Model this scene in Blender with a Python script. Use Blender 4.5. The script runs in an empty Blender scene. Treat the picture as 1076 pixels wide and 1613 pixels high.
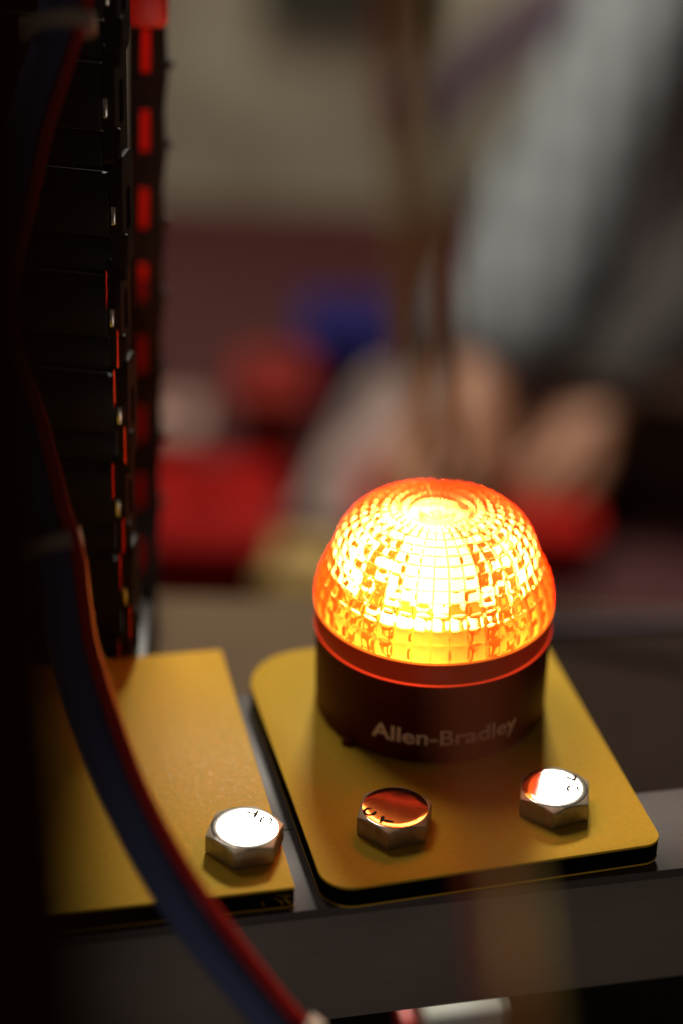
import bpy, bmesh, math, random
from mathutils import Vector, Matrix
random.seed(4)
S = 0.001                      # everything below is written in millimetres
R = math.radians
scn = bpy.context.scene
col = scn.collection

# ------------------------------------------------------------------ camera
cam_d = bpy.data.cameras.new('camera'); cam = bpy.data.objects.new('camera', cam_d); col.objects.link(cam)
PITCH, ROLL = R(29.2005), R(2.5586)
fw = Vector((0, math.cos(PITCH), -math.sin(PITCH))); rt = Vector((1, 0, 0)); up = Vector((0, math.sin(PITCH), math.cos(PITCH)))
r2 = rt*math.cos(ROLL) + up*math.sin(ROLL); u2 = up*math.cos(ROLL) - rt*math.sin(ROLL)
m = Matrix((r2, u2, -fw)).transposed().to_4x4(); m.translation = Vector((-27.02, -495.64, 335.85))*S
cam.matrix_world = m
cam_d.sensor_fit = 'VERTICAL'; cam_d.sensor_height = 36; cam_d.lens = 3342.74/1613*36
cam_d.clip_start = 0.02; cam_d.clip_end = 60
cam_d.dof.use_dof = True; cam_d.dof.focus_distance = 0.543; cam_d.dof.aperture_fstop = 3.0
scn.camera = cam

# ------------------------------------------------------------------ world, lamps, exposure
w = bpy.data.worlds.new('World'); scn.world = w; w.use_nodes = True
bg = w.node_tree.nodes['Background']; bg.inputs[0].default_value = (1.0, 0.80, 0.62, 1); bg.inputs[1].default_value = 0.035
scn.view_settings.view_transform = 'Standard'; scn.view_settings.look = 'None'
scn.view_settings.exposure = 0; scn.view_settings.gamma = 1
scn.cycles.max_bounces = 10; scn.cycles.transmission_bounces = 8; scn.cycles.sample_clamp_indirect = 6
scn.cycles.use_denoising = True

def lamp(name, loc, target, power, sx, sy, color):
    d = bpy.data.lights.new(name, 'AREA'); d.shape = 'RECTANGLE'; d.size = sx*S; d.size_y = sy*S; d.energy = power; d.color = color
    o = bpy.data.objects.new(name, d); col.objects.link(o); o.location = Vector(loc)*S
    o.rotation_euler = (Vector(target)-Vector(loc)).to_track_quat('-Z', 'Y').to_euler()
    return o
lamp('ceiling_lamp', (10, 1290, 1050), (0, 0, 0), 25, 250, 170, (1.0, 0.93, 0.80))
lamp('room_fill', (-500, 700, 1300), (50, 1300, -400), 9, 500, 500, (1.0, 0.90, 0.76))  # added fill, brightens the background and the person's front
lamp('front_fill', (60, -760, -330), (0, -70, -20), 0.48, 300, 250, (1.0, 0.86, 0.74))  # added low fill for the beam face and bolt sides

# ------------------------------------------------------------------ helpers
def mat(name, base, rough=0.5, metal=0.0, spec=0.5, noise=None, bump=None, coat=0.0, alpha=None):
    """noise=(scale, amount, second colour)  bump=(scale, strength, distance_mm)"""
    M = bpy.data.materials.new(name); M.use_nodes = True; nt = M.node_tree; b = nt.nodes['Principled BSDF']
    b.inputs['Base Color'].default_value = (*base, 1); b.inputs['Roughness'].default_value = rough
    b.inputs['Metallic'].default_value = metal; b.inputs['Specular IOR Level'].default_value = spec
    b.inputs['Coat Weight'].default_value = coat
    tc = nt.nodes.new('ShaderNodeTexCoord')
    if noise:
        n = nt.nodes.new('ShaderNodeTexNoise'); n.inputs['Scale'].default_value = noise[0]; n.inputs['Detail'].default_value = 6
        nt.links.new(tc.outputs['Object'], n.inputs['Vector'])
        r = nt.nodes.new('ShaderNodeValToRGB'); r.color_ramp.elements[0].position = .5-noise[1]; r.color_ramp.elements[1].position = .5+noise[1]
        r.color_ramp.elements[0].color = (*base, 1); r.color_ramp.elements[1].color = (*noise[2], 1)
        nt.links.new(n.outputs['Fac'], r.inputs['Fac']); nt.links.new(r.outputs['Color'], b.inputs['Base Color'])
        mr = nt.nodes.new('ShaderNodeMapRange'); mr.inputs['To Min'].default_value = rough*.85; mr.inputs['To Max'].default_value = min(1, rough*1.2)
        nt.links.new(n.outputs['Fac'], mr.inputs['Value']); nt.links.new(mr.outputs['Result'], b.inputs['Roughness'])
    if bump:
        n2 = nt.nodes.new('ShaderNodeTexNoise'); n2.inputs['Scale'].default_value = bump[0]; n2.inputs['Detail'].default_value = 3
        nt.links.new(tc.outputs['Object'], n2.inputs['Vector'])
        bp = nt.nodes.new('ShaderNodeBump'); bp.inputs['Strength'].default_value = bump[1]; bp.inputs['Distance'].default_value = bump[2]*S
        nt.links.new(n2.outputs['Fac'], bp.inputs['Height']); nt.links.new(bp.outputs['Normal'], b.inputs['Normal'])
    return M

def mesh(name, verts, faces, material, smooth=False, sharp=None):
    me = bpy.data.meshes.new(name); me.from_pydata([Vector(v)*S for v in verts], [], faces); me.update()
    bm = bmesh.new(); bm.from_mesh(me); bmesh.ops.recalc_face_normals(bm, faces=bm.faces); bm.to_mesh(me); bm.free()
    if material: me.materials.append(material)
    if smooth:
        me.polygons.foreach_set('use_smooth', [True]*len(me.polygons))
        if sharp is not None: me.set_sharp_from_angle(angle=R(sharp))
    return me

def obj(name, me, parent=None, loc=(0, 0, 0), rot=(0, 0, 0), label=None, cat=None, group=None, kind=None):
    o = bpy.data.objects.new(name, me); col.objects.link(o); o.location = Vector(loc)*S; o.rotation_euler = rot
    if parent: o.parent = parent
    for k, v in (('label', label), ('category', cat), ('group', group), ('kind', kind)):
        if v: o[k] = v
    return o

def prism_mesh(name, outline, z0, z1, material, bevel=0.0, seg=3, rim=None):
    """outline (x,y) polygon extruded z0..z1 with a bevelled top/bottom rim"""
    bm = bmesh.new()
    vb = [bm.verts.new((x, y, z0)) for x, y in outline]; f = bm.faces.new(vb)
    r = bmesh.ops.extrude_face_region(bm, geom=[f]); nv = [v for v in r['geom'] if isinstance(v, bmesh.types.BMVert)]
    bmesh.ops.translate(bm, verts=nv, vec=(0, 0, z1-z0))
    bmesh.ops.recalc_face_normals(bm, faces=bm.faces)
    if bevel:
        ed = [e for e in bm.edges if abs(e.verts[0].co.z-e.verts[1].co.z) < 1e-6]
        bmesh.ops.bevel(bm, geom=ed, offset=bevel, segments=seg, profile=0.5, affect='EDGES')
    bmesh.ops.scale(bm, vec=(S, S, S), verts=bm.verts)
    me = bpy.data.meshes.new(name); bm.to_mesh(me); bm.free(); me.materials.append(material)
    me.polygons.foreach_set('use_smooth', [True]*len(me.polygons)); me.set_sharp_from_angle(angle=R(35))
    return me

def rrect(x0, y0, x1, y1, r, n=8):
    """rounded rectangle; r = radius or 4 radii (x0y0, x1y0, x1y1, x0y1)"""
    rs = r if isinstance(r, (tuple, list)) else (r,)*4
    out = []
    for (cx, cy, a0), q in zip(((x0, y0, 180), (x1, y0, 270), (x1, y1, 0), (x0, y1, 90)), rs):
        sx = 1 if cx == x0 else -1; sy = 1 if cy == y0 else -1
        if q <= 0: out.append((cx, cy)); continue
        for k in range(n+1):
            a = R(a0+90*k/n); out.append((cx+sx*q+q*math.cos(a), cy+sy*q+q*math.sin(a)))
    return out

def box_mesh(name, sx, sy, sz, material, bevel=1.0, seg=2, base=True):
    """box centred in x,y; z from 0 (base) or centred"""
    bm = bmesh.new(); bmesh.ops.create_cube(bm, size=1)
    bmesh.ops.scale(bm, vec=(sx, sy, sz), verts=bm.verts)
    if base: bmesh.ops.translate(bm, vec=(0, 0, sz/2), verts=bm.verts)
    if bevel: bmesh.ops.bevel(bm, geom=bm.edges[:], offset=bevel, segments=seg, profile=.5, affect='EDGES')
    bmesh.ops.scale(bm, vec=(S, S, S), verts=bm.verts)
    me = bpy.data.meshes.new(name); bm.to_mesh(me); bm.free(); me.materials.append(material)
    me.polygons.foreach_set('use_smooth', [True]*len(me.polygons)); me.set_sharp_from_angle(angle=R(35))
    return me

def lathe_mesh(name, prof, material, n=96, smooth=True, sharp=35, disp=None):
    V = []; F = []
    for i, (r, z) in enumerate(prof):
        for k in range(n):
            a = 2*math.pi*k/n; V.append((r*math.cos(a), r*math.sin(a), z))
    for i in range(len(prof)-1):
        for k in range(n):
            F.append((i*n+k, i*n+(k+1) % n, (i+1)*n+(k+1) % n, (i+1)*n+k))
    me = mesh(name, V, F, None); bm = bmesh.new(); bm.from_mesh(me)
    bmesh.ops.remove_doubles(bm, verts=bm.verts, dist=1e-6); bmesh.ops.recalc_face_normals(bm, faces=bm.faces); bm.to_mesh(me); bm.free()
    me.materials.append(material)
    if smooth: me.polygons.foreach_set('use_smooth', [True]*len(me.polygons)); me.set_sharp_from_angle(angle=R(sharp))
    return me

def catmull(P, n):
    P = [Vector(p) for p in P]; Q = [2*P[0]-P[1]]+P+[2*P[-1]-P[-2]]; out = []
    for i in range(1, len(Q)-2):
        for k in range(n):
            t = k/n; a, b, c, d = Q[i-1:i+3]
            out.append(.5*((2*b)+(c-a)*t+(2*a-5*b+4*c-d)*t*t+(3*b-a-3*c+d)*t**3))
    out.append(P[-1]); return out

def tube_mesh(name, pts, rad, material, n=16, sub=6, squash=1.0):
    P = catmull(pts, sub); V = []; F = []
    ref = Vector((0, -1, .3)).normalized()
    for i, p in enumerate(P):
        t = (P[min(i+1, len(P)-1)]-P[max(i-1, 0)]).normalized()
        u = t.cross(ref).normalized(); v = u.cross(t).normalized()
        rr = rad(i/(len(P)-1)) if callable(rad) else rad
        for k in range(n):
            a = 2*math.pi*k/n; V.append(p+u*rr*math.cos(a)+v*rr*squash*math.sin(a))
    for i in range(len(P)-1):
        for k in range(n): F.append((i*n+k, i*n+(k+1) % n, (i+1)*n+(k+1) % n, (i+1)*n+k))
    F.append(tuple(range(n))); F.append(tuple(range((len(P)-1)*n, len(P)*n)))
    return mesh(name, V, F, material, True, 50)

def skin_mesh(name, verts, edges, radii, material, root=0, levels=2):
    me = bpy.data.meshes.new(name+'_rig'); me.from_pydata([Vector(v)*S for v in verts], edges, []); me.update()
    o = bpy.data.objects.new(name+'_rig', me); col.objects.link(o)
    md = o.modifiers.new('skin', 'SKIN'); md.use_smooth_shade = True
    for i, sv in enumerate(me.skin_vertices[0].data):
        r = radii[i]*S; sv.radius = (r, r); sv.use_root = (i == root)
    sb = o.modifiers.new('sub', 'SUBSURF'); sb.levels = levels; sb.render_levels = levels
    dg = bpy.context.evaluated_depsgraph_get(); out = bpy.data.meshes.new_from_object(o.evaluated_get(dg)); out.name = name
    bpy.data.objects.remove(o); out.materials.clear(); out.materials.append(material)
    out.polygons.foreach_set('use_smooth', [True]*len(out.polygons)); return out

def text_mesh(name, body, size, material, bold=0.0, warp=None, width=None, extrude=0.0):
    cu = bpy.data.curves.new(name, 'FONT'); cu.body = body; cu.size = 1.0; cu.offset = bold; cu.align_x = 'LEFT'; cu.resolution_u = 6
    o = bpy.data.objects.new(name+'_rig', cu); col.objects.link(o)
    dg = bpy.context.evaluated_depsgraph_get(); me = bpy.data.meshes.new_from_object(o.evaluated_get(dg)); bpy.data.objects.remove(o)
    xs = [v.co.x for v in me.vertices]; ys = [v.co.y for v in me.vertices]; x0, x1 = min(xs), max(xs)
    cap = max(ys)
    for v in me.vertices:
        x = (v.co.x-x0)/(x1-x0)*width - width/2; y = v.co.y/cap*size
        v.co = Vector(warp(x, y))*S if warp else Vector((x, y, 0))*S
    me.name = name; me.materials.clear(); me.materials.append(material); return me

# ------------------------------------------------------------------ materials
M_yel = mat('yellow_laminate', (0.61, 0.385, 0.042), .34, spec=.10, noise=(700, .3, (0.53, 0.325, 0.032)), bump=(1300, .22, .035))
nt = M_yel.node_tree; b_ = nt.nodes['Principled BSDF']
tc_ = nt.nodes.new('ShaderNodeTexCoord'); n_ = nt.nodes.new('ShaderNodeTexNoise'); n_.inputs['Scale'].default_value = 1500; n_.inputs['Detail'].default_value = 2
r_ = nt.nodes.new('ShaderNodeValToRGB'); r_.color_ramp.elements[0].position = .62; r_.color_ramp.elements[1].position = .76
r_.color_ramp.elements[0].color = (.012, .012, .012, 1); r_.color_ramp.elements[1].color = (.16, .16, .16, 1)
nt.links.new(tc_.outputs['Object'], n_.inputs['Vector']); nt.links.new(n_.outputs['Fac'], r_.inputs['Fac']); nt.links.new(r_.outputs['Color'], b_.inputs['Specular IOR Level'])
n2_ = nt.nodes.new('ShaderNodeTexNoise'); n2_.inputs['Scale'].default_value = 480; n2_.inputs['Detail'].default_value = 5; n2_.inputs['Roughness'].default_value = .7
r2_ = nt.nodes.new('ShaderNodeValToRGB'); r2_.color_ramp.elements[0].position = .69; r2_.color_ramp.elements[1].position = .74
m2_ = nt.nodes.new('ShaderNodeMixRGB'); m2_.inputs[2].default_value = (.70, .56, .30, 1); old_ = b_.inputs['Base Color'].links[0].from_socket
nt.links.new(tc_.outputs['Object'], n2_.inputs['Vector']); nt.links.new(n2_.outputs['Fac'], r2_.inputs['Fac']); nt.links.new(r2_.outputs['Color'], m2_.inputs[0])
nt.links.new(old_, m2_.inputs[1]); nt.links.new(m2_.outputs[0], b_.inputs['Base Color'])
M_core = mat('black_core', (0.0035, 0.0022, 0.0018), .9, spec=.05, bump=(900, .5, .1))
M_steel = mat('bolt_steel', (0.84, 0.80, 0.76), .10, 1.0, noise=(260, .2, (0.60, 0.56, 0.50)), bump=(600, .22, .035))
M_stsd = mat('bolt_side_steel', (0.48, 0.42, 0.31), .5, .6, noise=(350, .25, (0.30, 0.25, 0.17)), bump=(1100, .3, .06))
M_mark = mat('stamped_mark', (0.03, 0.025, 0.02), .8, 0, .1)
M_body = mat('beacon_plastic', (0.095, 0.008, 0.003), .5, spec=.10, noise=(90, .3, (0.080, 0.007, 0.0025)), bump=(1600, .1, .03))
M_print = mat('grey_print', (0.95, 0.84, 0.82), .6)
M_alu = mat('aluminium', (0.10, 0.085, 0.08), .40, .0, spec=.10, noise=(25, .35, (0.08, 0.07, 0.065)), bump=(700, .15, .05))
M_aluf = mat('aluminium_face', (0.20, 0.165, 0.145), .6, .1, noise=(18, .3, (0.125, 0.105, 0.095)), bump=(500, .15, .05))
M_deck = mat('tan_deck', (0.135, 0.088, 0.052), .7, spec=.05, noise=(20, .3, (0.105, 0.07, 0.042)), bump=(300, .2, .2))
M_blk = mat('black_plastic', (0.008, 0.0045, 0.0035), .38, spec=.16, noise=(120, .3, (0.014, 0.010, 0.009)), bump=(1300, .15, .04))
M_pin = mat('pin_metal', (0.75, 0.72, 0.66), .25, 1.0)
M_redc = mat('red_cable', (0.80, 0.020, 0.010), .35, bump=(500, .2, .1))
M_blue = mat('blue_cable', (0.10, 0.135, 0.29), .6, spec=.10, noise=(40, .3, (0.08, 0.11, 0.25)), bump=(600, .2, .1))
M_tie = mat('tie_nylon', (0.62, 0.50, 0.40), .5)

def emis(name, c, s):
    M = bpy.data.materials.new(name); M.use_nodes = True; nt = M.node_tree; nt.nodes.clear()
    e = nt.nodes.new('ShaderNodeEmission'); e.inputs[0].default_value = (*c, 1); e.inputs[1].default_value = s
    o = nt.nodes.new('ShaderNodeOutputMaterial'); nt.links.new(e.outputs[0], o.inputs[0]); return M
M_led = emis('led_glow', (1.0, 0.76, 0.52), 60)
M_edge = emis('edge_glow', (1.0, 0.05, 0.012), 1.05)
M_edge2 = emis('edge_glow_upper', (1.0, 0.16, 0.012), 1.7)

def lens_material():
    M = bpy.data.materials.new('amber_lens'); M.use_nodes = True; nt = M.node_tree; nt.nodes.clear(); N = nt.nodes.new; L = nt.links.new
    g = N('ShaderNodeBsdfGlass'); g.inputs['Color'].default_value = (1, .44, .13, 1); g.inputs['Roughness'].default_value = .04; g.inputs['IOR'].default_value = 1.42
    t = N('ShaderNodeBsdfTranslucent'); t.inputs['Color'].default_value = (1, .075, .004, 1)
    mx = N('ShaderNodeMixShader'); mx.inputs[0].default_value = .14
    e = N('ShaderNodeEmission'); e.inputs[0].default_value = (1, .030, .003, 1); e.inputs[1].default_value = 1.5
    ad = N('ShaderNodeAddShader'); o = N('ShaderNodeOutputMaterial')
    L(g.outputs[0], mx.inputs[1]); L(t.outputs[0], mx.inputs[2]); L(mx.outputs[0], ad.inputs[0]); L(e.outputs[0], ad.inputs[1]); L(ad.outputs[0], o.inputs[0])
    return M
M_lens = lens_material()
def rib_material():
    M = bpy.data.materials.new('amber_rib'); M.use_nodes = True; nt = M.node_tree; nt.nodes.clear(); N = nt.nodes.new; L = nt.links.new
    g = N('ShaderNodeBsdfGlass'); g.inputs['Color'].default_value = (1, .34, .06, 1); g.inputs['Roughness'].default_value = .12; g.inputs['IOR'].default_value = 1.3
    e = N('ShaderNodeEmission'); e.inputs[0].default_value = (1, .27, .020, 1); e.inputs[1].default_value = 1.5
    mx = N('ShaderNodeMixShader'); mx.inputs[0].default_value = .62; o = N('ShaderNodeOutputMaterial')
    L(g.outputs[0], mx.inputs[1]); L(e.outputs[0], mx.inputs[2]); L(mx.outputs[0], o.inputs[0]); return M
M_rib = rib_material()
def skirt_material():
    M = mat('clear_amber_skirt', (0.22, 0.022, 0.005), .4, spec=.12); b = M.node_tree.nodes['Principled BSDF']
    b.inputs['Emission Color'].default_value = (1, .05, .01, 1); b.inputs['Emission Strength'].default_value = .09; return M
M_skirt = skirt_material()

for M_ in (M_alu, M_aluf):
    nt = M_.node_tree; b_ = nt.nodes['Principled BSDF']; bp_ = b_.inputs['Normal'].links[0].from_node
    tc_ = nt.nodes.new('ShaderNodeTexCoord'); mp_ = nt.nodes.new('ShaderNodeMapping'); mp_.inputs['Scale'].default_value = (18, 900, 900)
    n_ = nt.nodes.new('ShaderNodeTexNoise'); n_.inputs['Scale'].default_value = 1.0; n_.inputs['Detail'].default_value = 4
    m_ = nt.nodes.new('ShaderNodeMixRGB'); m_.blend_type = 'MULTIPLY'; m_.inputs[0].default_value = .16
    r_ = nt.nodes.new('ShaderNodeValToRGB'); r_.color_ramp.elements[0].position = .3; r_.color_ramp.elements[1].position = .65; r_.color_ramp.elements[0].color = (.45, .45, .45, 1)
    nt.links.new(tc_.outputs['Object'], mp_.inputs[0]); nt.links.new(mp_.outputs[0], n_.inputs['Vector']); nt.links.new(n_.outputs['Fac'], r_.inputs[0])
    old_ = b_.inputs['Base Color'].links[0].from_socket; nt.links.new(old_, m_.inputs[1]); nt.links.new(r_.outputs[0], m_.inputs[2]); nt.links.new(m_.outputs[0], b_.inputs['Base Color'])

# ------------------------------------------------------------------ structure
PHI2 = R(13.7167)               # the direction the beam and the left plate run in
def rig(name, phi, **k): return obj(name, None, rot=(0, 0, phi), **k)
M_floor = mat('dark_floor', (0.05, 0.035, 0.03), .7, noise=(3, .3, (0.04, 0.03, 0.025)))
obj('floor', box_mesh('floor', 8000, 8000, 20, M_floor, 0), loc=(0, 1500, -1225), kind='structure')
M_wall = mat('cream_wall', (0.74, 0.68, 0.52), .8, noise=(5, .16, (0.42, 0.34, 0.26)))
obj('wall', box_mesh('wall', 6000, 60, 3000, M_wall, 0), loc=(0, 1900, -1150), kind='structure')

# aluminium channel under the plates
beam = obj('aluminium_beam', None, rot=(0, 0, PHI2), label='grey aluminium channel beam running under both yellow plates', cat='beam')
BY = -75.95
obj('top_flange', prism_mesh('top_flange', [(-330, BY), (330, BY), (330, -43.6), (-330, -43.6)], -9.3, -6.45, M_alu, .3, 2), beam)
obj('web', prism_mesh('web', [(-330, BY+1.2), (330, BY+1.2), (330, BY+4.2), (-330, BY+4.2)], -44.5, -9.35, M_aluf, .4, 2), beam)
obj('bottom_flange', prism_mesh('bottom_flange', [(-330, BY+4.25), (330, BY+4.25), (330, -43.6), (-330, -43.6)], -44.5, -41.5, M_alu, .3, 2), beam)
gb = obj('aluminium_crossbar', prism_mesh('aluminium_crossbar', [(-66, -43.3), (-36, -43.3), (-36, 19.5), (-66, 19.5)], -32, -6.5, M_alu, .4, 2),
         rot=(0, 0, PHI2), label='short grey aluminium bar seen in the gap between the two yellow plates', cat='bar')
deck = obj('deck', prism_mesh('deck', [(-420, 30), (420, 30), (420, 214), (-420, 214)], -106, -100, M_deck, .8, 2), rot=(0, 0, R(1.5)), kind='structure')

# ------------------------------------------------------------------ plates
def plate(name, outline, label, phi, tau=0.0, z=0.0):
    o = obj(name, None, loc=(0, 0, z), label=label, cat='plate')
    o.matrix_world = Matrix.Translation((0, 0, z*S)) @ Matrix.Rotation(phi, 4, 'Z') @ Matrix.Rotation(-tau, 4, 'Y')
    obj('top_skin', prism_mesh('top_skin', outline, -.75, 0, M_yel, .32, 3), o)
    def inset(d):
        cx = sum(p[0] for p in outline)/len(outline); cy = sum(p[1] for p in outline)/len(outline)
        return [(x-math.copysign(d, x-cx), y-math.copysign(d, y-cy)) for x, y in outline]
    obj('core', prism_mesh('core', inset(.12), -5.75, -.76, M_core, 0), o)
    obj('bottom_skin', prism_mesh('bottom_skin', outline, -6.35, -5.76, M_yel, .15, 2), o)
    return o
PHI, TAU, Z0 = R(14.9506), R(1.3938), 0.8019
rp = plate('yellow_plate', rrect(-48.04, -76.12, 40.84, 31.2, (8.5, 5, 8, 17)), 'yellow plate with rounded corners carrying the lit amber beacon', PHI, TAU, Z0)
lp = plate('yellow_plate', rrect(-215, -74.45, -53.41, 34.5, (1, .5, .6, 1), 2), 'square cornered yellow plate left of the beacon plate, with one bolt', PHI2)
# frayed laminate burrs at the left plate's front right corner
V = []; F = []
for i in range(26):
    big = i < 12
    x = -53.6-random.random()*(9 if big else 34); y = -74.6-random.random()*.7; z = (-1.6 if big else -6.2)-random.random()*(1.6 if big else .7)
    a = random.random()*6.3; l = (1.2+random.random()*1.9)*(1 if big else .7); n = len(V)
    d = Vector((math.cos(a), -.4, math.sin(a)*.7)).normalized()*l; q = Vector((.12, -.25, .28))
    p = Vector((x, y, z)); V += [p, p+d+q*.3, p+d*.6+q, p+q, p+Vector((0, .3, 0))]; F += [(n, n+1, n+2, n+3), (n, n+3, n+4), (n, n+4, n+1)]
obj('burr', mesh('burr', V, F, M_yel), lp, kind='stuff')

# ------------------------------------------------------------------ beacon
MP = Matrix.Translation((0, 0, Z0*S)) @ Matrix.Rotation(PHI, 4, 'Z') @ Matrix.Rotation(-TAU, 4, 'Y')
bc = obj('beacon', None, label='glowing amber dome beacon on a dark round base with grey lettering', cat='beacon light'); bc.matrix_world = MP
obj('base', lathe_mesh('base', [(0, .05), (31.2, .05), (32.0, .5), (32.15, 1.2), (32.3, 25.3), (31.6, 25.6), (31.3, 32.0), (0, 32.05)], M_body, 128), bc)
obj('lens_skirt', lathe_mesh('lens_skirt', [(31.45, 25.75), (32.45, 25.85), (32.5, 26.2), (32.55, 31.7), (32.4, 31.95), (31.5, 31.95)], M_skirt, 128), bc)
obj('skirt_edge', lathe_mesh('skirt_edge', [(32.2, 25.1), (32.55, 25.2), (32.68, 25.45), (32.55, 25.7), (32.2, 25.8), (32.2, 25.1)], M_edge, 128), bc)
obj('lens_rim', lathe_mesh('lens_rim', [(32.3, 31.98), (32.62, 32.05), (32.72, 32.25), (32.62, 32.42), (32.3, 32.5), (32.3, 31.98)], M_edge2, 128), bc)
# dome lens: forty columns of square prisms, real relief
ctrl = [(32.3, 32.1), (32.2, 36), (31.2, 40), (29.6, 43.5), (28.0, 46.5), (27.1, 49.5), (26.0, 52.3), (24.2, 55.0), (21.4, 57.3), (17.9, 58.9), (14.2, 59.8), (11, 60.15), (9.8, 59.8), (6, 59.2), (3, 58.8), (0.25, 58.6)]
P = catmull([(a, b, 0) for a, b in ctrl], 16)
L = [0]
for i in range(1, len(P)): L.append(L[-1]+(P[i]-P[i-1]).length)
def at(s):
    for i in range(1, len(P)):
        if L[i] >= s:
            t = (s-L[i-1])/(L[i]-L[i-1]); q = P[i-1].lerp(P[i], t); d = (P[i]-P[i-1]).normalized(); return q, Vector((d.y, -d.x))
    return P[-1], Vector((0, 1))
NC, SUB = 40, 8
rows = [0.0, 5.2]
while rows[-1] < L[-1]-1: rows.append(rows[-1]+max(2.5, 4.0-.04*rows[-1]))
rows = [r*L[-1]/rows[-1] for r in rows]
V = []; F = []; nk = NC*SUB; ss = []
for i in range(len(rows)-1):
    for k in range(SUB): ss.append((rows[i]+(rows[i+1]-rows[i])*k/SUB, k/SUB))
ss.append((rows[-1], 0))
for s, v_ in ss:
    q, nn = at(s)
    pv = v_
    for k in range(nk):
        u_ = (k % SUB)/SUB; pu = u_
        cu, cv = 2*pu-1, 2*pv-1; h = (.50*(1-abs(cu)**5)*(1-abs(cv)**5) + .24*(1-cu*cu)*(1-.8*cv*cv) - .12)*min(1, q.x/8)
        a = 2*math.pi*k/nk; rr = max(.05, q.x+nn.x*h - .25); V.append((rr*math.cos(a), rr*math.sin(a), q.y+nn.y*h))
for i in range(len(ss)-1):
    for k in range(nk): F.append((i*nk+k, i*nk+(k+1) % nk, (i+1)*nk+(k+1) % nk, (i+1)*nk+k))
F.append(tuple((len(ss)-1)*nk+k for k in range(nk))); F.append(tuple(reversed([k for k in range(nk)])))
me_l = mesh('dome_lens', V, F, M_lens, True, 60); me_l.materials.append(M_rib)
for i in range(len(ss)-1):
    for k in range(nk):
        if (k % SUB == 0 and ss[i][0] < L[-1]-10) or (i % SUB == 0 and i > 0): me_l.polygons[i*nk+k].material_index = 1
lens = obj('dome_lens', me_l, bc)
M_led2 = emis('led_glow_small', (1.0, 0.72, 0.44), 55)
obj('led_column', lathe_mesh('led_column', [(0, 33.6), (7.5, 33.6), (9, 36.5), (8.5, 46), (6.5, 49.5), (0, 50.5)], M_led, 40), bc)
me_led = lathe_mesh('led_chip', [(0, -1.7), (1.0, -1.7), (1.25, 0), (1.0, 1.7), (0, 1.7)], M_led2, 10)
me_led_s = lathe_mesh('led_chip_small', [(0, -1.2), (.6, -1.2), (.75, 0), (.6, 1.2), (0, 1.2)], M_led2, 10)
for k in range(30):
    a = 2*math.pi*(k+.4)/30; obj('led_chip', me_led_s, bc, loc=(20.3*math.cos(a), 20.3*math.sin(a), 37.6))
for k in range(9):
    a = 2*math.pi*(k+.4)/9; obj('led_chip', me_led_s, bc, loc=(6.2*math.cos(a), 6.2*math.sin(a), 55.2))
for zz, rr_, nn_ in ((42.5, 19.5, 20), (48.0, 16.5, 18), (52.5, 11.5, 14)):
    for k in range(nn_):
        a = 2*math.pi*(k+.25)/nn_; obj('led_chip', me_led, bc, loc=(rr_*math.cos(a), rr_*math.sin(a), zz))
# translucent inner diffuser cup, glowing amber, see-through in part
M_dif = bpy.data.materials.new('amber_diffuser'); M_dif.use_nodes = True; nt = M_dif.node_tree; nt.nodes.clear()
e_ = nt.nodes.new('ShaderNodeEmission'); tr_ = nt.nodes.new('ShaderNodeBsdfTransparent'); x_ = nt.nodes.new('ShaderNodeMixShader'); o_ = nt.nodes.new('ShaderNodeOutputMaterial')
n_ = nt.nodes.new('ShaderNodeTexNoise'); n_.inputs['Scale'].default_value = 130; n_.inputs['Detail'].default_value = 3; tc_ = nt.nodes.new('ShaderNodeTexCoord'); r_ = nt.nodes.new('ShaderNodeValToRGB')
r_.color_ramp.elements[0].position = .35; r_.color_ramp.elements[1].position = .7; r_.color_ramp.elements[0].color = (1, .24, .03, 1); r_.color_ramp.elements[1].color = (1, .56, .15, 1)
e_.inputs[1].default_value = 3.3; x_.inputs[0].default_value = .5
nt.links.new(tc_.outputs['Object'], n_.inputs['Vector']); nt.links.new(n_.outputs['Fac'], r_.inputs['Fac']); nt.links.new(r_.outputs['Color'], e_.inputs[0])
nt.links.new(tr_.outputs[0], x_.inputs[1]); nt.links.new(e_.outputs[0], x_.inputs[2]); nt.links.new(x_.outputs[0], o_.inputs[0])
obj('diffuser', lathe_mesh('diffuser', [(18.5, 35), (18, 45), (15, 50.5), (9, 53.5), (.2, 54.3)], M_dif, 60), bc)
Rb = 32.36
def wrap(x, y):
    a = x/Rb + R(-7.7); z = y
    return ((Rb+.05)*math.sin(a), -(Rb+.05)*math.cos(a), z+6.6)
obj('lettering', text_mesh('lettering', 'Allen-Bradley', 4.7, M_print, .022, wrap, 42.0), bc)
# cable gland notch on the base foot
obj('foot_tab', box_mesh('foot_tab', 3.2, 2.2, 2.2, M_body, .4), bc, loc=(-27.8, -17.2, 0), rot=(0, 0, R(-32)))

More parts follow.
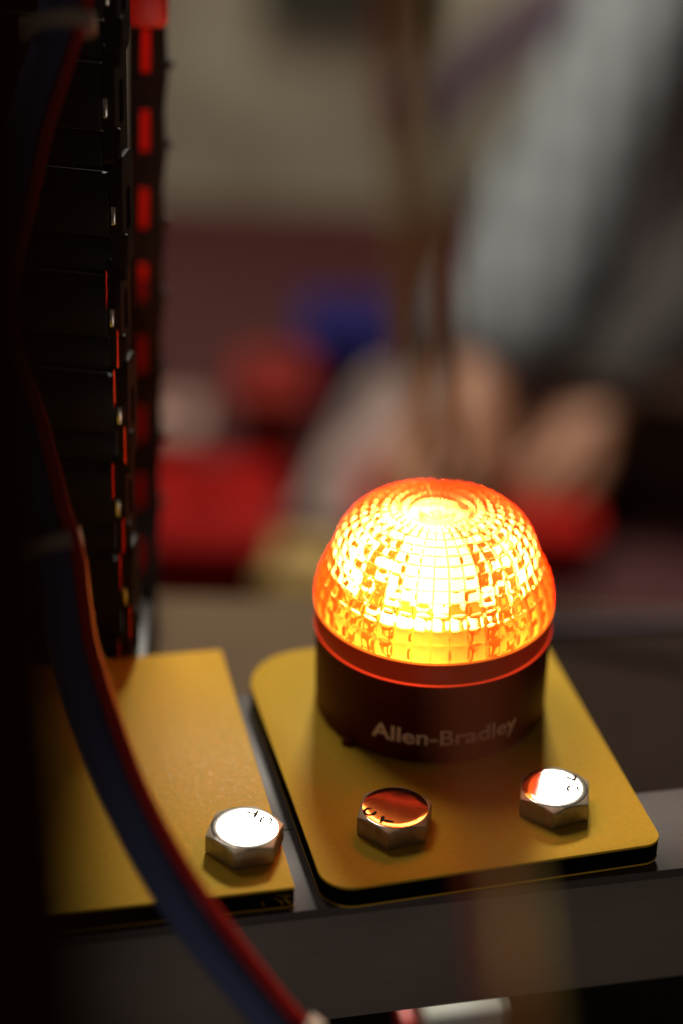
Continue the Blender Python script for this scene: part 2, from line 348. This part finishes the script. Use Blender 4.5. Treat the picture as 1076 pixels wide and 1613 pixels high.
# ------------------------------------------------------------------ bolts
def bolt_mesh():
    rc = 10.2; ap = rc*math.cos(R(30)); n = 72; h = 6.05
    rings = []   # (function radius, z)
    def hexr(a):
        b = (a+R(30)) % R(60)-R(30)
        return ap/math.cos(b if True else 0)
    V = []; F = []
    def ring(f, z):
        i0 = len(V)
        for k in range(n):
            a = 2*math.pi*k/n; r = f(a); V.append((r*math.cos(a), r*math.sin(a), z(r) if callable(z) else z))
        return i0
    hx = lambda a: ap/math.cos(((a) % R(60))-R(30))
    c = len(V); V.append((0, 0, h-.12))
    R1 = ring(lambda a: 2.0, h-.075); R2 = ring(lambda a: 4.6, h-.085); R3 = ring(lambda a: 6.6, h-.02); R4 = ring(lambda a: 8.25, h)
    R5 = ring(lambda a: 8.5, h-.05)
    R6 = ring(lambda a: hx(a)-.12, lambda r: h-.10-(r-8.5)*.50)
    R7 = ring(hx, lambda r: h-.22-(r-8.5)*.55)
    R8 = ring(hx, .35); R9 = ring(lambda a: hx(a)-.3, .02)
    for k in range(n): F.append((c, R1+k, R1+(k+1) % n))
    rr = [R1, R2, R3, R4, R5, R6, R7, R8, R9]
    for a, b in zip(rr, rr[1:]):
        for k in range(n): F.append((a+k, b+k, b+(k+1) % n, a+(k+1) % n))
    return V, F
V, F = bolt_mesh()
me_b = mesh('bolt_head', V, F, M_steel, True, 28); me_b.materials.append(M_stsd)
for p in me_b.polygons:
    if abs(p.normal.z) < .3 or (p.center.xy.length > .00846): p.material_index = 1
n = 48
me_w = lathe_mesh('bolt_shank', [(0, -11), (5, -11), (5, 0)], M_steel, 24)
def bolt(mat_w, x, y, ang, label, marks):
    b = obj('hex_bolt', None, label=label, cat='bolt', group='hex bolts on the yellow plates')
    b.matrix_world = mat_w @ Matrix.Translation((x*S, y*S, 0.0)) @ Matrix.Rotation(R(ang), 4, 'Z')
    hd = obj('bolt_head', me_b, b); obj('shank', me_w, b)
    for txt, mx_, my_, ma in marks:
        # flat stamped characters on the top disc, in plate directions
        o = obj('marking', text_mesh('marking', txt, 3.3, M_mark, .045, None, 3.0), hd)
        q = Matrix.Rotation(R(-ang), 4, 'Z') @ Vector((mx_, my_, 0)); o.location = Vector((q.x, q.y, 6.06))*S; o.rotation_euler = (0, 0, R(ma-ang))
M2 = Matrix.Rotation(PHI2, 4, 'Z')
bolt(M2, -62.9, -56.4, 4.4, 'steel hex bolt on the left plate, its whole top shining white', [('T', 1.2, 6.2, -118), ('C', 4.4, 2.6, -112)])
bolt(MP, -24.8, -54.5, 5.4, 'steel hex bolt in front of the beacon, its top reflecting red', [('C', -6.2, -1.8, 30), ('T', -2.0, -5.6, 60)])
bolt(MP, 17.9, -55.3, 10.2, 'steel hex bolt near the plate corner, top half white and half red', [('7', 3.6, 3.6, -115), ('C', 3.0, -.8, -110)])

# ------------------------------------------------------------------ energy chain
def chain():
    root = obj('cable_chain', None, loc=(-87.5, 15, 0), label='tall black plastic cable chain standing behind the left yellow plate', cat='cable chain')
    n = 7
    def side_mesh():
        o_ = rrect(0, -15.5, 11, 15.5, (2, 3, 4, 2), 5); i_ = rrect(4, -5.5, 7.5, 6.0, 1.4, 5); k = len(o_)
        V = []; F = []
        for x in (-1.6, 1.6):
            V += [(x, y, z) for y, z in o_]; V += [(x, y, z) for y, z in i_]
        def q(a, b): 
            for j in range(k): F.append((a+j, a+(j+1) % k, b+(j+1) % k, b+j))
        q(0, k); q(2*k, 3*k); q(0, 2*k); q(k, 3*k)
        return mesh('side_plate', V, F, M_blk, True, 30)
    sm = side_mesh(); cb = box_mesh('crossbar', 38, 2.4, 17.5, M_blk, .6, 2, False); lid = box_mesh('lid', 37, 1.6, 9.4, M_blk, .5, 2, False); gm = box_mesh('edge_glint', .45, .5, 11, M_redc, .15, 1, False); pn = box_mesh('pin', 1.3, 2.2, 5.2, M_pin, .4, 2, False)
    rib = box_mesh('ridge', 2.0, 1.4, 13, M_blk, .5, 2, False)
    for i in range(9):
        z = -8+i*28.5; l = obj('link', None); bpy.data.objects.remove(l)
        yaw = R(-3.5-1.0*i); off = (i % 2)*1.2
        l = obj('link', sm, root, loc=(-i*.35+off, 0, z), rot=(0, 0, yaw))
        obj('side_plate', sm, l, loc=(-40, 0, 0))
        obj('crossbar', cb, l, loc=(-21, 1.8, 2.0)); obj('crossbar', cb, l, loc=(-21, 9.6, 2.0)); obj('lid', lid, l, loc=(-21, 3.0, -12.2))
        obj('pin', pn, l, loc=(-.4, -.9, 0.5)); obj('ridge', rib, l, loc=(1.6, 1.6, -12))
        if i in (0, 1, 2, 3, 4): obj('edge_glint', gm, l, loc=(.8, -1.0, -8.6)); obj('edge_glint', gm, l, loc=(-1.9, -1.0, 8.0))  # red strips painted in for glints of beacon light on the links
    return root
chain()
# slotted upright further back, a red translucent strip glowing in its slots
ru = obj('slotted_upright', None, loc=(-93.2, 104, -100), rot=(0, R(1.1), R(3)), label='narrow black slotted upright behind the cable chain, red showing in its slots', cat='upright')
def slotted():
    V = []; F = []; hw = 8.0; n = 11
    zs = [0]
    for q in range(n): zs += [26+q*24.2, 26+q*24.2+13.5]
    zs.append(310)
    xs = [-6.5, -2.7, .2, 4.6]
    for y in (-1.5, 1.5):
        for i_, z in enumerate(zs):
            for x in xs: V.append((x+(.9 if (x == 4.6 and i_ % 2) else 0), y, z))
    k = len(zs)*4; g = lambda i_, j_, s_: s_*k+i_*4+j_
    for i_ in range(len(zs)-1):
        for j_ in range(3):
            hole = (j_ == 1 and i_ % 2 == 1)
            if hole:
                F += [(g(i_, 1, 0), g(i_+1, 1, 0), g(i_+1, 1, 1), g(i_, 1, 1)), (g(i_, 2, 0), g(i_+1, 2, 0), g(i_+1, 2, 1), g(i_, 2, 1)),
                      (g(i_, 1, 0), g(i_, 2, 0), g(i_, 2, 1), g(i_, 1, 1)), (g(i_+1, 1, 0), g(i_+1, 2, 0), g(i_+1, 2, 1), g(i_+1, 1, 1))]
            else:
                for s_ in (0, 1): F.append((g(i_, j_, s_), g(i_, j_+1, s_), g(i_+1, j_+1, s_), g(i_+1, j_, s_)))
        F += [(g(i_, 0, 0), g(i_+1, 0, 0), g(i_+1, 0, 1), g(i_, 0, 1)), (g(i_, 3, 0), g(i_+1, 3, 0), g(i_+1, 3, 1), g(i_, 3, 1))]
    for i_ in (0, len(zs)-1): 
        for j_ in range(3): F.append((g(i_, j_, 0), g(i_, j_+1, 0), g(i_, j_+1, 1), g(i_, j_, 1)))
    return mesh('post', V, F, M_blk)
obj('post', slotted(), ru)
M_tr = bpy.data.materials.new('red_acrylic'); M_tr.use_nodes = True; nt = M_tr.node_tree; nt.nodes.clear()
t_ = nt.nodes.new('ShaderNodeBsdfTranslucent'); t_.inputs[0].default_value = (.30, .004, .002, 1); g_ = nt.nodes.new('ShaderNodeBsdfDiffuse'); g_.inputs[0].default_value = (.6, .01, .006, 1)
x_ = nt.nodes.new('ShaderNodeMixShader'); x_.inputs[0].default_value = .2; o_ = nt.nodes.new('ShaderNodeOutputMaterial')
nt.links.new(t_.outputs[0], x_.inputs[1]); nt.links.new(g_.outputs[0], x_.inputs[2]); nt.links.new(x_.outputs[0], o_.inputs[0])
M_tr_shade = M_tr.copy(); M_tr_shade.node_tree.nodes['Translucent BSDF'].inputs[0].default_value = (.11, .002, .001, 1)  # lower slots get less light: the dimming is put into this darker copy
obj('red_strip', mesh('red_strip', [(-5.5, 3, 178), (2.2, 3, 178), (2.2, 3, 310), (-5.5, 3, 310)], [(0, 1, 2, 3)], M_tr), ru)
obj('red_strip', mesh('red_strip', [(-5.2, 4.2, 60), (2.0, 4.2, 60), (2.0, 4.2, 177.5), (-5.2, 4.2, 177.5)], [(0, 1, 2, 3)], M_tr_shade), ru)
kn = lathe_mesh('knob', [(0, -1.3), (1.1, -1.2), (1.3, 0), (1.1, 1.2), (0, 1.3)], mat('grey_knob', (.05, .045, .045), .7, spec=.1), 12)
for q in range(8): obj('knob', kn, ru, loc=(5.8, -1, 102+q*24.2))
obj('red_clamp', box_mesh('red_clamp', 15, 10, 18, M_redc, 1.5), loc=(-89.5, 92, 162), rot=(0, 0, R(3)), label='red clamp on the slotted upright at the top edge of the picture', cat='clamp')
obj('chain_bracket', box_mesh('chain_bracket', 52, 44, 16, M_blk, 1.5), loc=(-108, 32, -22), rot=(0, 0, R(3)), label='black foot bracket under the cable chain', cat='bracket')

# ------------------------------------------------------------------ blue cable and red wire at the left
bl = [(-93, -21, 212), (-94, -26, 202), (-95, -30, 195), (-100, -40, 177), (-103, -49, 162), (-106, -55, 151), (-106, -60, 142), (-104, -66, 131), (-99, -72, 119), (-95, -79, 108), (-92, -84, 99), (-89, -88, 92), (-86, -96, 77), (-80, -105, 61), (-71, -115, 44), (-58, -125, 25), (-36, -137, 3), (-22, -144, -9)]
rd = [(-88, -24, 213), (-88, -29, 203), (-90, -33, 195), (-95, -44, 177), (-98, -52, 162), (-100, -58, 152), (-101, -63, 143), (-99, -68, 133), (-94, -74, 122), (-90, -81, 111), (-87, -86, 102), (-84, -90, 94), (-81, -98, 79), (-75, -107, 64), (-67, -116, 48), (-54, -126, 30), (-33, -138, 8), (-19, -145, -3)]
bc_ = obj('blue_cable', tube_mesh('blue_cable', bl, 4.6, M_blue, 20), label='thick dark blue cable curving down across the left plate', cat='cable')
obj('red_wire', tube_mesh('red_wire', rd, lambda t: 1.25+.45*t, mat('red_wire_sheath', (.50, .012, .008), .4, bump=(500, .2, .1)), 12), label='thin red wire tied along the right side of the blue cable', cat='wire')
def tie(p, q, label):
    p = Vector(p); q = Vector(q); ax = Vector((q-p)).normalized()
    c = p
    o = obj('cable_tie', None, loc=c, label=label, cat='cable tie', group='cable ties round the blue cable')
    prof = [(6.2, -1.8), (6.9, -1.8), (6.9, 1.8), (6.2, 1.8), (6.2, -1.8)]
    rot = ax.to_track_quat('Z', 'Y').to_euler()
    b = obj('band', lathe_mesh('band', prof, M_tie, 32), o, rot=rot); obj('tie_head', box_mesh('tie_head', 5, 4.4, 4.6, M_tie, .6, 2, False), b, loc=(6.8, -2.5, 0))
tie((-90.5, -86, 95.5), (-95, -79, 108), 'pale cable tie round the blue cable at mid height, above the left plate')
tie((-93, -30, 197), (-94, -26, 204), 'pale cable tie round the blue cable near the top of the picture')
tie((-31, -139, 0), (-36, -137, 3), 'cable tie round the blue cable at the bottom edge of the picture')

# black loom close to the lens at the left
loom = [(-65, -290, 295), (-64, -307, 263), (-62, -322, 237), (-60, -333, 216), (-56, -354, 180)]
obj('black_loom', tube_mesh('black_loom', [(x-1.0+.026*(295-z), y, z) for x, y, z in loom], 11.4, mat('loom_sleeve', (.045, .016, .007), .9, spec=.03), 20), label='blurred black cable loom along the left edge, close to the camera', cat='cable')  # brown base colour carries the warm haze along the left edge

# twisted coloured wires close to the lens
fg = [(-23, -182, 262), (-21, -192, 248), (-19, -204, 232), (-17, -218, 218), (-14, -228, 204), (-10, -238, 194), (-8, -250, 180), (-7, -264, 169), (-4, -278, 159), (-2, -291, 153), (1, -305, 144)]
PF = catmull(fg, 8)
for k, (c, nm, lb) in enumerate((((.90, .70, .22), 'yellow', 'thin yellow wire of the blurred three wire twist in front of the beacon'),
                                 ((.95, .14, .07), 'red', 'thin red wire of the blurred three wire twist in front of the beacon'),
                                 ((.80, .26, .10), 'brown', 'thin brown wire of the blurred three wire twist in front of the beacon'))):
    q = []
    for i, p in enumerate(PF):
        a = i/len(PF)*2*math.pi*1.3+k*2.094; q.append(p+Vector((math.cos(a)*1.9, 0, math.sin(a)*1.9)))
    obj(nm+'_wire', tube_mesh(nm+'_wire', q, lambda t: 1.6-.85*t, mat(nm+'_wire', c, .45), 10, 2), label=lb, cat='wire')

# ------------------------------------------------------------------ background: work table
M_tab = mat('table_top', (0.060, 0.018, 0.018), .6, spec=.12, noise=(8, .3, (0.05, 0.015, 0.016)))
tb = obj('work_table', None, loc=(40, 1010, -1205), label='dark brown work table blurred behind the beacon', cat='table')
obj('tabletop', box_mesh('tabletop', 1400, 760, 30, M_tab, 4), tb, loc=(0, 0, 720))
for sx in (-1, 1):
    for sy in (-1, 1): obj('leg', box_mesh('leg', 50, 50, 720, M_tab, 4), tb, loc=(sx*650, sy*330, 0))
TZ = -455
def crate(name, x, y, sx, sy, sz, c, label, rz=0, lid=True, z=TZ, cat='box'):
    M = mat(name+'_paint', c, .6, spec=.04, noise=(12, .3, tuple(a*.85 for a in c)))
    o = obj(name, None, loc=(x, y, z), rot=(0, 0, R(rz)), label=label, cat=cat)
    obj('box_body', box_mesh('box_body', sx, sy, sz*.85, M, 4), o)
    if lid: obj('lid', box_mesh('lid', sx+6, sy+6, sz*.149, M, 3), o, loc=(0, 0, sz*.851)); obj('handle', box_mesh('handle', sx*.4, 12, 10, M, 4), o, loc=(0, 0, sz+.5))
    return o
crate('red_toolbox', -125, 820, 100, 120, 62, (.26, .006, .005), 'bright red toolbox at the left end of the work table')
crate('red_box', -84, 990, 54, 80, 80, (.20, .02, .014), 'dull red box standing behind the bright red toolbox')
crate('pink_box', -160, 950, 44, 60, 62, (.30, .19, .16), 'small pale pink box left of the dull red box')
crate('tan_box', -52, 775, 52, 60, 42, (.40, .27, .10), 'small tan box between the toolbox and the beacon')
crate('blue_box', -28, 1120, 75, 90, 74, (.016, .015, .10), 'dark blue box at the back of the work table')
crate('maroon_cabinet', -90, 1560, 500, 260, 825, (.070, .020, .020), 'maroon cabinet standing behind the work table', lid=False, z=-1205, cat='cabinet')
crate('red_case', 70, 870, 165, 90, 44, (.40, .012, .008), 'bright red case right behind the dome, under the hands')
# crumpled white cloth / sheet
V = []; F = []; nx, ny = 14, 18
for j in range(ny):
    for i in range(nx):
        u_, v2 = i/(nx-1), j/(ny-1); x = -66+u_*58+v2*62; y = 870+v2*190
        V.append((x, y, TZ+16+42*v2+9*math.sin(u_*5+v2*3)+5*math.sin(u_*11-v2*7)))
for j in range(ny-1):
    for i in range(nx-1): F.append((j*nx+i, j*nx+i+1, (j+1)*nx+i+1, (j+1)*nx+i))
V += [(x, y, z-1.5) for x, y, z in V]; k = nx*ny; F += [tuple(a+k for a in reversed(f)) for f in F]
obj('white_cloth', mesh('white_cloth', V, F, mat('cloth', (.28, .20, .18), .8), True), label='pale crumpled cloth lying on the work table beside the hands', cat='cloth')
obj('window_panel', box_mesh('window_panel', 190, 20, 260, mat('green_panel', (.10, .12, .09), .5), 4), loc=(-50, 1850, -330), label='dark green panel hanging on the cream wall', cat='panel')
V = []
obj('purple_banner', box_mesh('purple_banner', 60, 8, 420, mat('purple_cloth', (.20, .12, .20), .8), 2, 2, False), loc=(185, 1780, -290), rot=(0, R(48), 0), label='purple banner hanging at a slant on the cream wall', cat='banner')
# black case at the right
M_case = mat('case_paint', (.040, .020, .013), .8, spec=.05, noise=(15, .3, (.028, .015, .010)))
bx = obj('dark_case', None, loc=(262, 985, -455), rot=(0, 0, R(-12)), label='dark brown case on the work table, far right behind the hands', cat='case')
obj('case_body', box_mesh('case_body', 250, 170, 100, M_case, 9), bx); obj('case_lid', box_mesh('case_lid', 254, 174, 16, M_case, 6), bx, loc=(0, 0, 100.5))
obj('deck_shade', prism_mesh('deck_shade', [(400, 40)]+[(400, 210)]+[(x, y) for x, y in reversed([(46+3*math.sin(q*.6), 40+q*8.5) for q in range(21)])], -99.9, -97.5, mat('shade_brown', (.022, .013, .009), .9, spec=.05, noise=(40, .3, (.030, .019, .014))), .4, 2), label='added dark brown sheet standing in for shade on the deck right of the beacon', cat='shade sheet')  # dark sheet stands in for the light falling off across the deck
obj('violet_cable', tube_mesh('violet_cable', [(20, 190, -98), (49, 190, -95), (78, 186, -89), (110, 184, -84), (139, 188, -84), (200, 195, -96)], 2.2, mat('violet_cable', (.07, .055, .10), .6, spec=.1)),
    label='thin violet cable crossing the dark gap right of the beacon', cat='cable')
wb = obj('white_connector', None, loc=(15, 0, -118), rot=(0, 0, R(14)), label='white block just visible under the front of the beam', cat='connector')
obj('shell', box_mesh('shell', 26, 22, 12, mat('white_plastic', (.6, .62, .56), .5), 2), wb); obj('red_tab', box_mesh('red_tab', 3, 10, 8, M_redc, .6), wb, loc=(-17, -3, 0))

# ------------------------------------------------------------------ person at the work table
M_skin = mat('skin', (.36, .15, .07), .5, noise=(10, .3, (.38, .17, .10)))
def plaid(name, a, b, c, sc):
    M = bpy.data.materials.new(name); M.use_nodes = True; nt = M.node_tree; p = nt.nodes['Principled BSDF']; p.inputs['Roughness'].default_value = .85
    tc = nt.nodes.new('ShaderNodeTexCoord'); prev = None
    for ax in ('X', 'Z'):
        wv = nt.nodes.new('ShaderNodeTexWave'); wv.bands_direction = ax; wv.inputs['Scale'].default_value = sc; wv.inputs['Distortion'].default_value = .6
        nt.links.new(tc.outputs['Object'], wv.inputs['Vector']); r = nt.nodes.new('ShaderNodeValToRGB')
        r.color_ramp.elements[0].position = .35; r.color_ramp.elements[1].position = .7
        r.color_ramp.elements[0].color = (*((a) if ax == 'X' else (1, 1, 1)), 1); r.color_ramp.elements[1].color = (*((b) if ax == 'X' else c), 1)
        nt.links.new(wv.outputs['Fac'], r.inputs['Fac'])
        if prev is None: prev = r
        else:
            mx = nt.nodes.new('ShaderNodeMixRGB'); mx.blend_type = 'MULTIPLY'; mx.inputs[0].default_value = 1
            nt.links.new(prev.outputs[0], mx.inputs[1]); nt.links.new(r.outputs[0], mx.inputs[2]); nt.links.new(mx.outputs[0], p.inputs['Base Color'])
    return M
M_shirt = plaid('pale_check', (.25, .27, .285), (.13, .14, .15), (.75, .75, .75), 9)
M_vest = plaid('dark_check', (.22, .21, .21), (.92, .90, .92), (.9, .86, .86), 9)
M_trs = mat('trousers', (.03, .03, .04), .9)
pr = obj('person', None, loc=(330, 1420, -1200), label='person in a pale checked sleeve and dark checked top, hands working over a red case', cat='person')
off = Vector((330, 1420, -1150))
def sk(name, pts, edges, rad, m_, root=0, parent=pr):
    return obj(name, skin_mesh(name, [Vector(p)-off for p in pts], edges, rad, m_, root), parent)
# body: pelvis, chest, neck, head, arms, hands with five fingers each
pts = [(330, 1430, -250), (330, 1425, 20), (330, 1410, 200), (330, 1395, 290), (330, 1375, 380), (330, 1365, 450)]; rad = [150, 150, 120, 55, 78, 80]; ed = [(0, 1), (1, 2), (2, 3), (3, 4), (4, 5)]
def limb(chain, rr, start):
    i = start
    for p, r_ in zip(chain, rr): pts.append(p); rad.append(r_); ed.append((i, len(pts)-1)); i = len(pts)-1
    return i
hR = limb([(190, 1405, 170), (205, 1215, -60), (72, 950, -285), (62, 915, -305), (48, 885, -316)], [58, 42, 29, 30, 34], 2)
hL = limb([(470, 1405, 170), (400, 1200, -120), (200, 980, -300), (165, 950, -318), (135, 925, -328)], [58, 42, 29, 30, 34], 2)
for h_, base, fdir in ((hR, Vector((48, 885, -316)), Vector((-.45, -.72, -.40))), (hL, Vector((135, 925, -328)), Vector((-.65, -.62, -.42)))):
    fdir.normalize(); side = fdir.cross(Vector((0, 0, 1))).normalized()
    for j, (o_, ln) in enumerate(((-26, 64), (-9, 74), (8, 70), (24, 56))):
        a = base+side*o_+fdir*18; b = a+fdir*ln*.45+Vector((0, 0, 2)); c = b+(fdir+Vector((0, 0, -.7))).normalized()*ln*.32; d = c+(fdir*.4+Vector((0, 0, -1))).normalized()*ln*.25
        limb([a, b, c, d], [11, 9.5, 8.5, 7], h_)
    a = base-side*30-fdir*6; limb([a, a-side*14+fdir*26+Vector((0, 0, -12)), a-side*8+fdir*46+Vector((0, 0, -24))], [12, 10, 8], h_)
sk('body', pts, ed, rad, M_skin)
sk('nose', [(330, 1302, 408), (330, 1280, 392)], [(0, 1)], [9, 12], M_skin)
sk('hair', [(330, 1400, 440), (330, 1370, 500), (330, 1430, 400)], [(0, 1), (0, 2)], [86, 60, 60], mat('hair', (.03, .02, .015), .8))
for sx in (-1, 1):
    sk('ear', [(330+sx*80, 1375, 410), (330+sx*84, 1378, 385)], [(0, 1)], [12, 9], M_skin)
    sk('eye', [(330+sx*28, 1300, 425), (330+sx*28, 1302, 426)], [(0, 1)], [9, 9], mat('eye', (.02, .02, .02), .2))
sk('mouth', [(310, 1305, 355), (350, 1305, 355)], [(0, 1)], [6, 6], mat('lips', (.3, .08, .06), .5))
sk('shirt_sleeve', [(250, 1410, 190), (190, 1405, 170), (208, 1210, -60), (138, 1080, -180), (66, 925, -318)], [(0, 1), (1, 2), (2, 3), (3, 4)], [70, 66, 56, 60, 66], M_shirt, 1)
sk('shirt_sleeve', [(410, 1410, 190), (470, 1405, 170), (400, 1200, -120), (300, 1085, -220), (150, 935, -322)], [(0, 1), (1, 2), (2, 3), (3, 4)], [70, 66, 52, 48, 46], mat('dark_sleeve', (.040, .033, .032), .9, noise=(14, .3, (.028, .022, .020))), 1)
sk('shirt', [(325, 1430, -470), (325, 1425, 20), (330, 1410, 200), (330, 1398, 262)], [(0, 1), (1, 2), (2, 3)], [190, 185, 132, 66], M_vest)
sk('trousers', [(330, 1430, -300), (250, 1430, -420), (245, 1430, -760), (245, 1430, -1090), (410, 1430, -420), (415, 1430, -760), (415, 1430, -1090)], [(0, 1), (1, 2), (2, 3), (0, 4), (4, 5), (5, 6)], [150, 95, 70, 55, 95, 70, 55], M_trs)
for sx in (-1, 1): sk('shoe', [(330+sx*85, 1460, -1110), (330+sx*90, 1340, -1118)], [(0, 1)], [42, 34], M_trs)
